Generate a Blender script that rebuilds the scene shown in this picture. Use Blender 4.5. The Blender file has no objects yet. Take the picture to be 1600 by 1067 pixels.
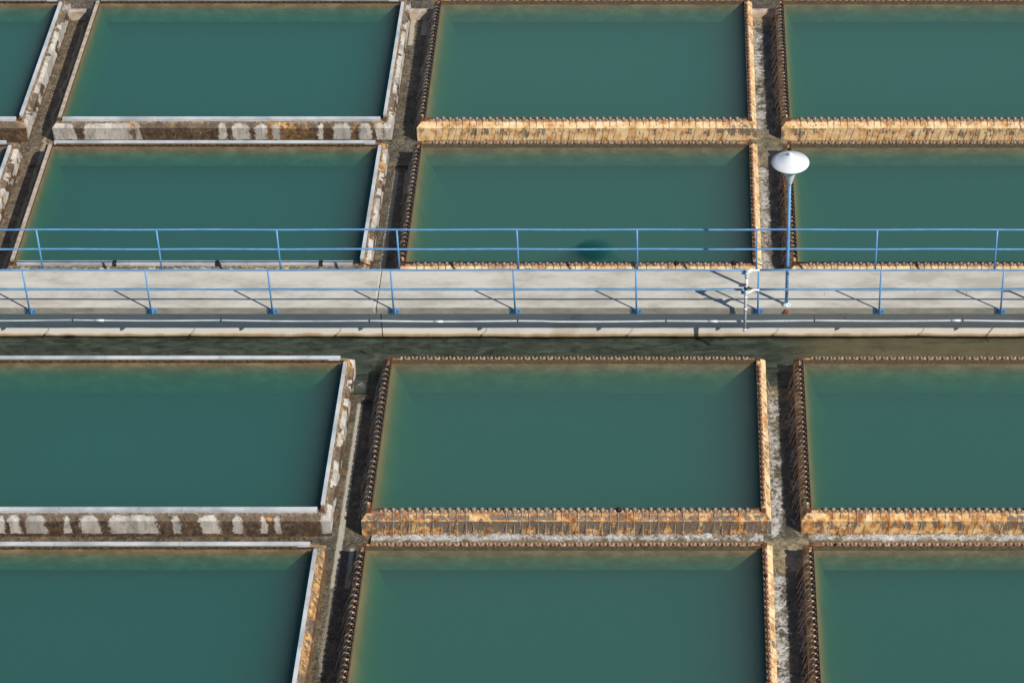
import bpy, math, random
from mathutils import Vector, noise as mn
random.seed(7)
R = math.radians
S = bpy.context.scene
COL = S.collection

# ------------------------------------------------------------------ camera
H = 36.78
cam_d = bpy.data.cameras.new('camera'); cam = bpy.data.objects.new('camera', cam_d); COL.objects.link(cam)
cam.location = (0, 0, H); cam.rotation_euler = (R(90 - 37.26), 0, 0)
cam_d.sensor_width = 36; cam_d.lens = 97.4; cam_d.shift_x = -0.1694; cam_d.shift_y = 0.0003
cam_d.clip_end = 3000; cam_d.clip_start = 1
S.camera = cam
# ------------------------------------------------------------------ sky and sun
SUN = Vector((.93, -.72, 1.0))
elev = math.atan2(1.0, math.hypot(.93, .72)); rot = math.atan2(.93, -.72)
wd = bpy.data.worlds.new('World'); S.world = wd; wd.use_nodes = True
wt = wd.node_tree; bg = wt.nodes['Background']
sky = wt.nodes.new('ShaderNodeTexSky'); sky.sky_type = 'NISHITA'; sky.sun_disc = False
sky.sun_elevation = elev; sky.sun_rotation = rot; sky.air_density = 1.0; sky.dust_density = .1; sky.ozone_density = 3.0
wt.links.new(sky.outputs[0], bg.inputs[0]); bg.inputs[1].default_value = .075
sl = bpy.data.lights.new('sun', 'SUN'); sl.energy = 4.7; sl.angle = R(.5); sl.color = (1, .925, .81)
so = bpy.data.objects.new('sun', sl); COL.objects.link(so); so.location = (20, 10, 30)
so.rotation_euler = SUN.to_track_quat('Z', 'Y').to_euler()
S.view_settings.view_transform = 'Standard'; S.view_settings.look = 'None'
S.view_settings.exposure = 0.0; S.view_settings.gamma = 1
S.render.engine = 'CYCLES'
cy = S.cycles
cy.use_denoising = True; cy.max_bounces = 8; cy.volume_bounces = 3; cy.transparent_max_bounces = 16
cy.diffuse_bounces = 3; cy.caustics_reflective = False; cy.caustics_refractive = False

# ------------------------------------------------------------------ material helpers
class NT:
    def __init__(s, name):
        s.m = bpy.data.materials.new(name); s.m.use_nodes = True; s.t = s.m.node_tree
        s.b = s.t.nodes['Principled BSDF']; s.out = s.t.nodes['Material Output']
        g = s.new('ShaderNodeNewGeometry'); s.pos = g.outputs['Position']; s.nrm = g.outputs['Normal']
        s.x, s.y, s.z = s.sep(s.pos)
    def new(s, k): return s.t.nodes.new(k)
    def put(s, sock, v):
        if hasattr(v, 'is_output') or isinstance(v, bpy.types.NodeSocket): s.t.links.new(v, sock)
        elif isinstance(v, (tuple, list)) and len(v) == 3 and sock.type == 'RGBA': sock.default_value = (*v, 1)
        else: sock.default_value = v
    def sep(s, v):
        n = s.new('ShaderNodeSeparateXYZ'); s.put(n.inputs[0], v); return n.outputs
    def vec(s, x, y, z):
        n = s.new('ShaderNodeCombineXYZ')
        for i, v in enumerate((x, y, z)): s.put(n.inputs[i], v)
        return n.outputs[0]
    def ma(s, op, a, b=0.0, c=None):
        n = s.new('ShaderNodeMath'); n.operation = op; s.put(n.inputs[0], a); s.put(n.inputs[1], b)
        if c is not None: s.put(n.inputs[2], c)
        return n.outputs[0]
    def scale(s, sx, sy, sz, v=None):
        n = s.new('ShaderNodeVectorMath'); n.operation = 'MULTIPLY'; s.put(n.inputs[0], v or s.pos)
        n.inputs[1].default_value = (sx, sy, sz); return n.outputs[0]
    def noise(s, sc, det=4, ro=.55, v=None, dist=0.0):
        n = s.new('ShaderNodeTexNoise'); s.put(n.inputs['Vector'], v or s.pos)
        n.inputs['Scale'].default_value = sc; n.inputs['Detail'].default_value = det
        n.inputs['Roughness'].default_value = ro; n.inputs['Distortion'].default_value = dist
        return n.outputs['Fac']
    def voro(s, sc, v=None, feat='F1'):
        n = s.new('ShaderNodeTexVoronoi'); n.feature = feat; s.put(n.inputs['Vector'], v or s.pos)
        n.inputs['Scale'].default_value = sc; return n.outputs['Distance']
    def ss(s, v, a, b, lo=0.0, hi=1.0):          # smooth remap of v from [a,b] to [lo,hi]
        n = s.new('ShaderNodeMapRange'); n.interpolation_type = 'SMOOTHSTEP'
        s.put(n.inputs[0], v); n.inputs[1].default_value = a; n.inputs[2].default_value = b
        n.inputs[3].default_value = lo; n.inputs[4].default_value = hi; return n.outputs[0]
    def mix(s, f, a, b):
        n = s.new('ShaderNodeMix'); n.data_type = 'RGBA'
        s.put(n.inputs[0], f); s.put(n.inputs[6], a); s.put(n.inputs[7], b); return n.outputs[2]
    def ramp(s, f, stops, interp='LINEAR'):
        n = s.new('ShaderNodeValToRGB'); cr = n.color_ramp; cr.interpolation = interp
        while len(cr.elements) < len(stops): cr.elements.new(.5)
        for e, (p, c) in zip(cr.elements, stops):
            e.position = p; e.color = (*c, 1) if isinstance(c, tuple) else (c, c, c, 1)
        s.put(n.inputs[0], f); return n.outputs[0]
    def bump(s, h, st=.3, d=.02):
        n = s.new('ShaderNodeBump'); s.put(n.inputs['Height'], h); n.inputs['Strength'].default_value = st
        n.inputs['Distance'].default_value = d; s.t.links.new(n.outputs[0], s.b.inputs['Normal']); return n.outputs[0]
    def done(s, col, rough=.8, spec=.3, metal=0.0):
        s.put(s.b.inputs['Base Color'], col); s.put(s.b.inputs['Roughness'], rough)
        s.put(s.b.inputs['Specular IOR Level'], spec); s.b.inputs['Metallic'].default_value = metal
        return s.m

def m_rust(name, grey, wetfoot=-.55, tone=((.36, .14, .04), (.62, .34, .12), (.78, .52, .23), (.86, .68, .40))):
    """ochre and rust coated concrete with patches of bare dark grey, drips and pitting"""
    n = NT(name)
    base = n.ramp(n.noise(5, 5, .6), list(zip((.36, .45, .54, .66), tone)))
    ev = n.noise(.35, 2, .5)                                    # wear comes and goes along the wall
    up = n.ss(n.z, -.20, -.165)                                 # 1 on the chamfer
    g1 = n.noise(4.2, 6, .7, n.scale(1, 1, .75))
    thr = n.ma('ADD', n.ma('MULTIPLY', n.ma('SUBTRACT', ev, .5), .35), g1)
    al = n.ma('ADD', n.x, n.y)
    col_ = n.noise(1, 4, .7, n.vec(n.ma('MULTIPLY', al, 5.5), 0.0, n.ma('MULTIPLY', n.z, 1.1)))
    thr = n.ma('ADD', n.ma('MULTIPLY', thr, .55), n.ma('MULTIPLY', col_, .45))
    thr = n.ma('ADD', thr, n.ma('MULTIPLY', n.ma('SUBTRACT', n.noise(28, 4, .8), .5), .22))
    thr = n.ma('SUBTRACT', thr, n.ss(n.z, -.30, -.50, 0, .07))
    lowm = n.ss(thr, .60 - grey, .63 - grey); upm = n.ss(thr, .66 - grey * 1.1, .69 - grey * 1.1)
    gm = n.ma('ADD', n.ma('MULTIPLY', upm, up), n.ma('MULTIPLY', lowm, n.ma('SUBTRACT', 1, up)))
    # bare ochre lines along the top and along the arris
    ed = n.ma('MAXIMUM', n.ma('MULTIPLY', n.ss(n.z, -.098, -.088), n.ss(n.z, -.066, -.076)), n.ss(n.ma('ABSOLUTE', n.ma('ADD', n.z, .178)), .017, .009))
    gm = n.ma('MULTIPLY', gm, n.ma('SUBTRACT', 1, n.ma('MULTIPLY', ed, n.ss(n.noise(6, 5, .8), .40, .52))))
    gm = n.ma('MULTIPLY', gm, .93)
    greyc = n.ramp(n.noise(26, 5, .8), [(.36, (.065, .052, .042)), (.5, (.15, .125, .10)), (.64, (.28, .235, .185))])
    c = n.mix(gm, base, greyc)
    dr = n.noise(1, 5, .65, n.scale(13, 13, 1.6))
    c = n.mix(n.ma('MULTIPLY', n.ss(dr, .56, .70), .55), c, (.23, .10, .035))
    c = n.mix(n.ma('MULTIPLY', n.ss(n.noise(1, 4, .6, n.scale(17, 17, 2.1)), .60, .70), .5), c, (.62, .58, .50))
    sp = n.noise(34, 3, .7)
    c = n.mix(n.ss(sp, .66, .72), c, (.05, .035, .022))
    # rusted upper line under the weir plate, dark wet foot
    c = n.mix(n.ma('MULTIPLY', n.ss(n.z, -.085, -.05), n.ss(n.noise(9, 3), .4, .6)), c, (.30, .12, .05))
    c = n.mix(n.ma('MULTIPLY', n.ss(n.ma('ADD', n.z, n.ma('MULTIPLY', n.noise(7, 3), .1)), wetfoot + .08, wetfoot), .7), c, (.12, .085, .05))
    n.bump(n.noise(40, 5, .7), .5, .012)
    return n.done(c, n.ss(n.noise(6), .3, .7, .45, .85), .35)

def patch_mask(n, coord, lo, hi, spans):
    """rounded irregular paint patches with measured places along a wall"""
    u = n.ma('ADD', coord, n.ma('MULTIPLY', n.ma('SUBTRACT', n.noise(4.5, 3, .6), .5), .16))
    f = n.ma('DIVIDE', n.ma('SUBTRACT', u, lo), hi - lo); tot = None
    for k in range(0, len(spans), 7):
        st = [(0.0, 0.0)]
        for a, b in spans[k:k + 7]:
            e = min(.11, (b - a) * .42)
            for p, v in ((a - .06, 0.0), (a + e, 1.0), (b - e, 1.0), (b + .06, 0.0)):
                q = max(st[-1][0] + .0004, (p - lo) / (hi - lo)); st.append((min(q, 1.0), v))
        r_ = n.ramp(f, st); tot = r_ if tot is None else n.ma('MAXIMUM', tot, r_)
    t = n.ma('ADD', tot, n.ma('ADD', n.ma('MULTIPLY', n.ma('SUBTRACT', n.noise(6, 4, .65), .5), 1.5), n.ma('MULTIPLY', n.ma('SUBTRACT', n.noise(34, 5, .85, n.scale(1, 1, .7)), .5), 2.0)))
    t = n.ma('SUBTRACT', t, n.ss(n.z, -.17, -.075, 0, .6))
    return n.ss(t, .30, .48)

def m_paint(name, spans=None, axis='x', lo=0, hi=1, amount=.5, warm=.3, seed=0.0, ends=()):
    """dark brown stained concrete with surviving off-white paint"""
    n = NT(name)
    sv = n.vec(n.ma('ADD', n.x, seed), n.ma('ADD', n.y, seed * 1.7), n.z)
    al_ = n.ma('ADD', n.x, n.y)
    c = n.ramp(n.noise(9, 8, .82, sv), [(.38, (.036, .022, .014)), (.5, (.095, .064, .041)), (.62, (.21, .15, .10))])
    c = n.mix(n.ss(n.z, -.21, -.165, 0, .45), c, n.ramp(n.noise(24, 5, .85, sv), [(.4, (.10, .08, .06)), (.6, (.33, .27, .21))]))
    c = n.mix(n.ma('MULTIPLY', n.ss(n.noise(1, 3, .6, n.vec(n.ma('MULTIPLY', n.ma('ADD', n.x, n.y), 2.2), 0.0, n.z)), .5, .62), .55), c, (.075, .042, .02))
    og = n.noise(1.1, 3, .6, n.vec(n.ma('ADD', n.x, seed + 3), n.y, n.ma('MULTIPLY', n.z, .6)))
    og2 = n.ma('MULTIPLY', n.ss(og, .60 - warm * .25, .68 - warm * .25), n.ss(n.noise(11, 5, .7, sv), .38, .6))
    c = n.mix(n.ma('MULTIPLY', og2, n.ss(n.z, -.24, -.17, .30, 1.0)), c, n.ramp(n.noise(13, 3), [(.35, (.42, .17, .04)), (.6, (.72, .45, .17)), (.8, (.78, .58, .33))]))
    # sandy deposit right under the cap
    c = n.mix(n.ma('MULTIPLY', n.ss(n.z, -.11, -.07), n.ss(n.noise(14, 5, .75), .48, .58)), c, (.38, .26, .14))
    dr = n.noise(1, 4, .6, n.scale(9, 9, 1.2))
    c = n.mix(n.ma('MULTIPLY', n.ss(dr, .58, .68), .6), c, (.035, .022, .015))
    if spans is not None:
        pm = n.ma('MAXIMUM', patch_mask(n, n.x if axis == 'x' else n.y, lo, hi, spans), n.ss(n.x, -7.42, -7.36))
    else:
        al = n.y if axis == 'y' else n.x
        q = n.noise(1, 3, .55, n.vec(n.ma('MULTIPLY', n.ma('ADD', n.ma('ADD', al, seed), n.ma('MULTIPLY', n.z, .7)), 2.3), 0.0, n.ma('MULTIPLY', n.z, 2.0)))
        q = n.ma('ADD', q, n.ma('MULTIPLY', n.ma('SUBTRACT', n.noise(15, 3, .7), .5), .10))
        pm = n.ss(q, .66 - amount * .34, .67 - amount * .34)
        for e in ends: pm = n.ma('MAXIMUM', pm, n.ss(n.ma('ADD', n.y, n.ma('MULTIPLY', n.noise(6, 4, .7), .3)), e[0], e[1]))
    zz = n.ma('ADD', n.z, n.ma('MULTIPLY', n.ma('SUBTRACT', n.noise(5, 4, .7), .5), .09))
    pm = n.ma('MULTIPLY', pm, n.ma('MULTIPLY', n.ss(zz, -.085, -.10), n.ss(zz, -.525, -.50)))
    flake = n.ss(n.noise(30, 4, .75), .60, .64)
    pm = n.ma('MULTIPLY', pm, n.ma('SUBTRACT', 1, n.ma('MULTIPLY', flake, .85)))
    wc = n.ramp(n.noise(3.4, 7, .78, n.scale(1, 1, .55)), [(.36, (.27, .25, .235)), (.46, (.52, .49, .45)), (.56, (.66, .63, .57)), (.7, (.76, .73, .67))])
    wc = n.mix(n.ma('MULTIPLY', n.ss(n.noise(1, 4, .75, n.scale(16, 16, 2.2)), .54, .64), .45), wc, (.33, .25, .17))
    c = n.mix(pm, c, wc)
    c = n.mix(n.ma('MULTIPLY', pm, n.ss(n.noise(1.3, 3, .6, n.vec(n.ma('ADD', al_, seed * 3), 0.0, 0.0)), .42, .62, 0, .55)), c, (.20, .19, .185))
    n.bump(n.ma('ADD', n.noise(38, 5, .7), pm), .4, .008)
    return n.done(c, .8, .3)

def m_simple(name, a, b, sc=8, rough=.6, bump=.2, spec=.4, metal=0.0, det=5):
    n = NT(name)
    c = n.mix(n.ss(n.noise(sc, det, .65), .3, .7), a, b)
    if bump: n.bump(n.noise(sc * 5, 4, .7), bump, .006)
    return n.done(c, rough, spec, metal)

M = {}
# white painted angle cap with soft grey weather marks
n = NT('white_cap'); c = n.ramp(n.noise(1, 5, .65, n.scale(1.2, 1.2, 6)), [(.36, (.38, .41, .44)), (.5, (.55, .58, .60)), (.62, (.68, .70, .72))])
c = n.mix(n.ss(n.noise(9, 5, .75), .63, .72), c, (.20, .20, .20))
c = n.mix(n.ma('MULTIPLY', n.ss(n.z, -.03, -.055), n.ss(n.noise(16, 4, .7), .45, .6)), c, (.20, .16, .12)); M['cap'] = n.done(c, .5, .4)
M['tan'] = m_simple('sandy_lip', (.34, .27, .20), (.60, .52, .43), 6, .85, .5)
M['rust_bright'] = m_rust('rusty_ochre_wall', .09, tone=((.50, .26, .10), (.72, .46, .21), (.82, .60, .33), (.88, .72, .46)))
M['rust_worn'] = m_rust('rusty_worn_wall', .178, tone=((.20, .07, .02), (.46, .20, .06), (.68, .38, .14), (.80, .58, .30)))
M['rust_mid'] = m_rust('rusty_stained_wall', .125, tone=((.26, .10, .03), (.55, .27, .09), (.76, .47, .19), (.86, .66, .38)))
M['plate'] = m_simple('rusted_weir_plate', (.34, .15, .08), (.78, .60, .46), 22, .6, .4)
M['nappe'] = m_simple('brown_wet_knob', (.13, .095, .06), (.36, .30, .22), 20, .3, .3, .6)
M['lip'] = m_simple('brown_wet_lip', (.06, .04, .022), (.22, .15, .09), 25, .4, .4)
M['stain'] = m_simple('red_brown_wet_stain', (.05, .022, .015), (.26, .13, .08), 25, .4, .3)
M['black_knob'] = m_simple('black_knob_painted_shade', (.006, .006, .006), (.02, .017, .014), 20, .35, .3, .4)  # near-black knobs: west-side shade put into the colour, plus odd dark ones
M['oldrust'] = m_simple('brown_rust', (.05, .022, .014), (.20, .085, .045), 22, .85, .4)
M['rustspot'] = m_simple('red_rust', (.16, .035, .02), (.36, .11, .05), 20, .8, .4)
# submerged side of the basins : olive algae over tan concrete
n = NT('submerged_wall'); c = n.ramp(n.noise(2.5, 6, .72, n.scale(1, 1, 1.6)), [(.40, (.32, .135, .06)), (.5, (.42, .17, .085)), (.60, (.52, .235, .12))])
c = n.mix(n.ss(n.ma('ADD', n.z, n.ma('MULTIPLY', n.noise(9, 4, .7), .08)), -.09, -.04), c, (.06, .045, .025))
n.bump(n.noise(20, 5, .7), .6, .02); M['sub'] = n.done(c, .9, .2)
M['mud'] = m_simple('pool_bed', (.04, .06, .05), (.07, .09, .07), .5, .95, 0)
M['fade_slope'] = m_simple('added_fade_slope', (.21, .115, .045), (.27, .155, .065), 2, .9, 0)  # colour of the added underwater slope that gives the pale fade
# concrete of the walkway
n = NT('walkway_concrete')
c = n.ramp(n.noise(1.6, 8, .68, n.scale(.6, 1.3, 1)), [(.40, (.455, .435, .38)), (.5, (.555, .535, .475)), (.6, (.625, .605, .545))])
c = n.mix(n.ma('MULTIPLY', n.ss(n.noise(45, 3, .8), .6, .75), .35), c, (.36, .34, .30))
c = n.mix(n.ma('MULTIPLY', n.ss(n.noise(.7, 4, .6), .60, .72), .25), c, (.42, .40, .35))
pk = n.ma('MULTIPLY', n.ss(n.ma('ADD', n.ma('POWER', n.ma('DIVIDE', n.ma('SUBTRACT', n.x, -14.15), .42), 2), n.ma('POWER', n.ma('DIVIDE', n.ma('SUBTRACT', n.y, 48.72), .12), 2)), 1.1, .7), .22)
c = n.mix(pk, c, (.50, .25, .20))
n.bump(n.noise(60, 4, .7), .15, .006); M['deck'] = n.done(c, .9, .2)
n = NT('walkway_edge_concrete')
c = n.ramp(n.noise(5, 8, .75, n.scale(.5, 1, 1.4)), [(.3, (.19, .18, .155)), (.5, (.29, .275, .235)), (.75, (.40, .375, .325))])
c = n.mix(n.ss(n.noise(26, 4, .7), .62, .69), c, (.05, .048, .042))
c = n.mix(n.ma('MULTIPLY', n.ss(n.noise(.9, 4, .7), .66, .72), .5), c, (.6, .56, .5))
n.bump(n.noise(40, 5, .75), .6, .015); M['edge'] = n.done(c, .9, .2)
n = NT('support_wall_paint')
c = n.ramp(n.noise(1.3, 6, .65, n.scale(.6, 1, 1.5)), [(.3, (.74, .70, .63)), (.5, (.87, .82, .74)), (.75, (.92, .87, .79))])
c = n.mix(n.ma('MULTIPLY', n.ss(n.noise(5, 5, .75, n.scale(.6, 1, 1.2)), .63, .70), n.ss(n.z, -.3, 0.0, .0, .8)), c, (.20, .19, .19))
c = n.mix(n.ma('MULTIPLY', n.ss(n.noise(.33, 3, .6, n.scale(1, 1, .3)), .60, .66), .55), c, (.40, .32, .22))
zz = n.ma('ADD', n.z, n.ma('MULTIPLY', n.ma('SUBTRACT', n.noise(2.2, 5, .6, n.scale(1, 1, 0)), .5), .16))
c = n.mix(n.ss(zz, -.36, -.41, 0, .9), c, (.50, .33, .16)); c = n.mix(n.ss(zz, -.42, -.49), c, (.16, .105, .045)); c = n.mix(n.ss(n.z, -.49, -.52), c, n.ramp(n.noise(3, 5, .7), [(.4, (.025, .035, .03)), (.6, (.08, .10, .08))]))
n.bump(n.noise(30, 4, .7), .3, .01); M['swall'] = n.done(c, .85, .25)
# blue enamel, slightly chalked
n = NT('blue_enamel'); c = n.mix(n.ss(n.noise(3, 5, .7), .35, .7), (.095, .28, .55), (.15, .37, .66))
c = n.mix(n.ss(n.noise(28, 3, .8), .70, .74), c, (.20, .11, .07)); M['blue'] = n.done(c, .42, .5)
M['white'] = m_simple('white_paint', (.62, .64, .66), (.80, .81, .82), 12, .4, .15, .5)
M['shade'] = m_simple('lamp_enamel', (.66, .71, .78), (.74, .78, .83), 3, .38, 0, .5)
M['neck'] = m_simple('lamp_neck_enamel', (.52, .62, .68), (.60, .68, .74), 5, .45, 0, .5)
M['dark'] = m_simple('dark_iron', (.02, .02, .022), (.06, .055, .05), 20, .6, .2)
M['chalk'] = m_simple('red_chalk', (.52, .22, .19), (.6, .36, .32), 30, .95, 0)
M['filler'] = m_simple('pale_joint_filler', (.60, .57, .50), (.76, .72, .64), 20, .9, .3)
M['mark'] = m_simple('plain_black', (.015, .017, .02), (.03, .03, .035), 20, .5, .1)

# dry channel beds
def m_bed(name, a, b, c3, stripes=(), fine=18):
    n = NT(name)
    c = n.ramp(n.noise(6, 9, .85), [(.42, tuple(v * .6 for v in a)), (.5, b), (.58, tuple(v * 1.35 for v in c3))])
    c = n.mix(n.ss(n.noise(1.1, 3, .6), .35, .65, 0, .6), c, tuple(v * .55 for v in b))
    c = n.mix(n.ss(n.noise(fine, 5, .85), .55, .62), c, tuple(min(1, v * 1.9) for v in c3))
    c = n.mix(n.ss(n.noise(fine * .8, 4, .8, n.scale(1.3, 1, 1)), .60, .68), c, tuple(v * .3 for v in a))
    c = n.mix(n.ma('MULTIPLY', n.ss(n.noise(1.6, 4, .7), .60, .66), .7), c, (.30, .17, .08))
    for (cx, w, y0, y1, col, wob) in stripes:
        off = n.ma('MULTIPLY', n.ma('SUBTRACT', n.noise(1.7, 4, .65, n.scale(0, 1, 0)), .5), wob)
        d = n.ma('ABSOLUTE', n.ma('SUBTRACT', n.ma('ADD', n.x, off), cx))
        d = n.ma('ADD', d, n.ma('MULTIPLY', n.ma('SUBTRACT', n.noise(18, 5, .85), .5), .16))
        k = n.ma('MULTIPLY', n.ss(d, w, w * .55), n.ma('MULTIPLY', n.ss(n.y, y0 - .05, y0 + .05), n.ss(n.y, y1 + .05, y1 - .05)))
        c = n.mix(n.ma('MULTIPLY', k, .9), c, col)
    n.bump(n.noise(26, 6, .8), 1.0, .04)
    return n.done(c, n.ss(n.noise(2.3, 4, .7), .42, .58, .12, .55), .55)
WH = (.62, .58, .48)
M['bed_dry'] = m_bed('dry_channel_bed', (.11, .085, .06), (.19, .15, .105), (.27, .22, .15), [(-15.75, .05, 50, 70, (.52, .42, .27), .35)])
M['bed_grit'] = m_bed('gritty_channel_bed', (.085, .072, .05), (.135, .118, .085), (.21, .185, .135),
    [(-7.03, .075, 41.0, 46.9, WH, .05), (-7.03, .06, 38.5, 40.9, (.32, .30, .23), .25), (-6.76, .055, 41.0, 42.2, WH, .05), (-7.0, .07, 51, 56.0, (.50, .47, .40), .12), (-6.73, .07, 55.0, 56.0, (.45, .42, .36), .05),
     (-7.14, .085, 61.8, 63.2, WH, .2), (-6.82, .10, 62.3, 63.2, WH, .1), (-6.93, .05, 47.0, 49.0, (.30, .28, .18), .1)])
M['bed_main'] = m_bed('main_channel_bed', (.03, .04, .03), (.085, .10, .075), (.15, .16, .115), [(-6.9, .07, 47.9, 49.1, (.42, .40, .26), .25)], fine=9)
M['bed_small'] = m_bed('side_channel_bed', (.08, .062, .045), (.14, .105, .072), (.2, .155, .105))

# running water in the channels
def m_run(name, xs=None, ys=None, foam=.5, deep=(.035, .036, .027), pale=(.19, .165, .10), rip=(1, 1, 1), palebias=.0, palezone=(), spots=(), tanx=None):
    n = NT(name)
    fl = n.noise(2.0, 7, .7, n.scale(*rip), 1.2)
    c = n.ramp(n.ma('ADD', fl, palebias), [(.3, deep), (.52, tuple(.6 * a + .4 * b for a, b in zip(deep, pale))), (.75, pale)])
    for (y0, y1, k) in palezone:      # shallow sandy crossings
        f = n.ma('MULTIPLY', n.ss(n.y, y0 - .12, y0 + .12), n.ss(n.y, y1 + .2, y1 - .1))
        c = n.mix(n.ma('MULTIPLY', f, k), c, n.ramp(n.noise(5, 8, .8), [(.4, (.13, .105, .06)), (.5, (.28, .23, .14)), (.62, (.52, .43, .29))]))
    if tanx: c = n.mix(n.ma('MULTIPLY', n.ss(n.x, *tanx), n.ss(n.noise(1.3, 4, .6, n.scale(.4, 2, 1)), .35, .6, .25, .85)), c, (.21, .18, .10))
    fm = None
    streak = n.noise(5.5, 7, .78, n.scale(rip[0] * 1.0, rip[1], 1), 1.6)
    for ax, lst in ((n.x, xs or ()), (n.y, ys or ())):
        for (p, w, k) in lst:
            d = n.ma('ABSOLUTE', n.ma('SUBTRACT', ax, p))
            e = n.ma('MULTIPLY', n.ss(d, w, 0.0), k)
            fm = e if fm is None else n.ma('MAXIMUM', fm, e)
    for (px, py, r, k) in spots:
        d = n.ma('SQRT', n.ma('ADD', n.ma('POWER', n.ma('SUBTRACT', n.x, px), 2), n.ma('POWER', n.ma('MULTIPLY', n.ma('SUBTRACT', n.y, py), 1.5), 2)))
        e = n.ma('MULTIPLY', n.ss(d, r, 0.0), k)
        fm = e if fm is None else n.ma('MAXIMUM', fm, e)
    if fm is not None:
        for (y0, y1, k) in palezone:
            f = n.ma('MULTIPLY', n.ss(n.y, y0 - .12, y0 + .12), n.ss(n.y, y1 + .2, y1 - .1))
            fm = n.ma('MULTIPLY', fm, n.ma('SUBTRACT', 1, n.ma('MULTIPLY', f, k)))
        fm = n.ma('MULTIPLY', fm, n.ss(n.noise(1.9, 5, .75), .34, .56, .42, 1.0))
        t = n.ma('ADD', n.ma('MULTIPLY', fm, .42), n.ma('MULTIPLY', n.ma('SUBTRACT', streak, .5), 1.5))
        f = n.ss(t, .36 - foam * .3, .66 - foam * .3)
        c = n.mix(f, c, n.ramp(n.noise(16, 4, .7), [(.3, (.26, .26, .26)), (.5, (.52, .52, .52)), (.7, (.80, .80, .79))]))
        ro = n.ma('ADD', .12, n.ma('MULTIPLY', f, .5))
    else: ro = .1
    g = n.ss(n.noise(30, 3, .8), .735, .76)  # sparse white specks painted in as glints
    c = n.mix(n.ma('MULTIPLY', g, .8), c, (.7, .72, .72))
    n.bump(n.ma('ADD', n.noise(3.5, 6, .7, n.scale(*rip), 1.0), n.ma('MULTIPLY', streak, .6)), .55, .06)
    return n.done(c, ro, .5)
ZONE = [(56.0, 57.6, .6), (41.35, 42.35, .9), (62.7, 64, .9), (46.9, 47.6, .4)]
M['run_side'] = m_run('rushing_water', xs=[(1.84, .38, 1.0), (2.34, .34, .74)], foam=.58, palezone=ZONE)
M['run_low'] = m_run('splashing_water', ys=[(42.46, .22, 1.25), (57.0, .12, .3)], foam=.70, deep=(.10, .075, .045), pale=(.36, .27, .16))
M['run_main'] = m_run('main_channel_water', foam=.5, rip=(.8, 2.6, 1), deep=(.004, .010, .009), pale=(.15, .20, .16), tanx=(1.8, 3.4),
    spots=[(1.5, 47.75, .62, .95), (.9, 48.2, .7, .5), (-7.05, 47.45, .33, .9), (1.95, 47.35, .45, .75)])

nb = M['run_main'].node_tree.nodes['Principled BSDF']; nb.inputs['Alpha'].default_value = .66
# still pool water : clear surface over a murky, light scattering body
def m_pool(nm, OM):
    m = bpy.data.materials.new(nm); m.use_nodes = True; t = m.node_tree; t.nodes.clear()
    out = t.nodes.new('ShaderNodeOutputMaterial'); mx = t.nodes.new('ShaderNodeMixShader')
    tr = t.nodes.new('ShaderNodeBsdfTransparent'); gl = t.nodes.new('ShaderNodeBsdfGlossy'); gl.inputs['Roughness'].default_value = .12
    fr = t.nodes.new('ShaderNodeFresnel'); fr.inputs[0].default_value = 1.22
    nz = t.nodes.new('ShaderNodeTexNoise'); nz.inputs['Scale'].default_value = 2.2; nz.inputs['Detail'].default_value = 5
    gp = t.nodes.new('ShaderNodeNewGeometry'); t.links.new(gp.outputs['Position'], nz.inputs['Vector'])
    bp = t.nodes.new('ShaderNodeBump'); bp.inputs['Strength'].default_value = .3; bp.inputs['Distance'].default_value = .03
    t.links.new(nz.outputs['Fac'], bp.inputs['Height']); t.links.new(bp.outputs[0], gl.inputs['Normal'])
    bk = t.nodes.new('ShaderNodeMath'); bk.operation = 'SUBTRACT'; bk.inputs[0].default_value = 1; t.links.new(gp.outputs['Backfacing'], bk.inputs[1])
    fm_ = t.nodes.new('ShaderNodeMath'); fm_.operation = 'MULTIPLY'; t.links.new(fr.outputs[0], fm_.inputs[0]); t.links.new(bk.outputs[0], fm_.inputs[1])
    t.links.new(fm_.outputs[0], mx.inputs[0]); t.links.new(tr.outputs[0], mx.inputs[1]); t.links.new(gl.outputs[0], mx.inputs[2])
    t.links.new(mx.outputs[0], out.inputs['Surface'])
    VS = .34
    sc = t.nodes.new('ShaderNodeVolumeScatter'); sc.inputs['Color'].default_value = (1, 1, 1, 1); sc.inputs['Density'].default_value = VS
    sc.inputs['Anisotropy'].default_value = 0.0
    ab = t.nodes.new('ShaderNodeVolumeAbsorption')
    sa = [VS * (1 / o - 1) for o in OM]; mxs = max(sa) * 1.0001
    ab.inputs['Density'].default_value = mxs; ab.inputs['Color'].default_value = (*[1 - a / mxs for a in sa], 1)
    ad = t.nodes.new('ShaderNodeAddShader'); t.links.new(sc.outputs[0], ad.inputs[0]); t.links.new(ab.outputs[0], ad.inputs[1])
    t.links.new(ad.outputs[0], out.inputs['Volume'])
    return m
M['pool_l'] = m_pool('murky_blue_green_water', (.152, .43, .402)); M['pool_r'] = m_pool('murky_green_water', (.192, .458, .412))

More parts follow.
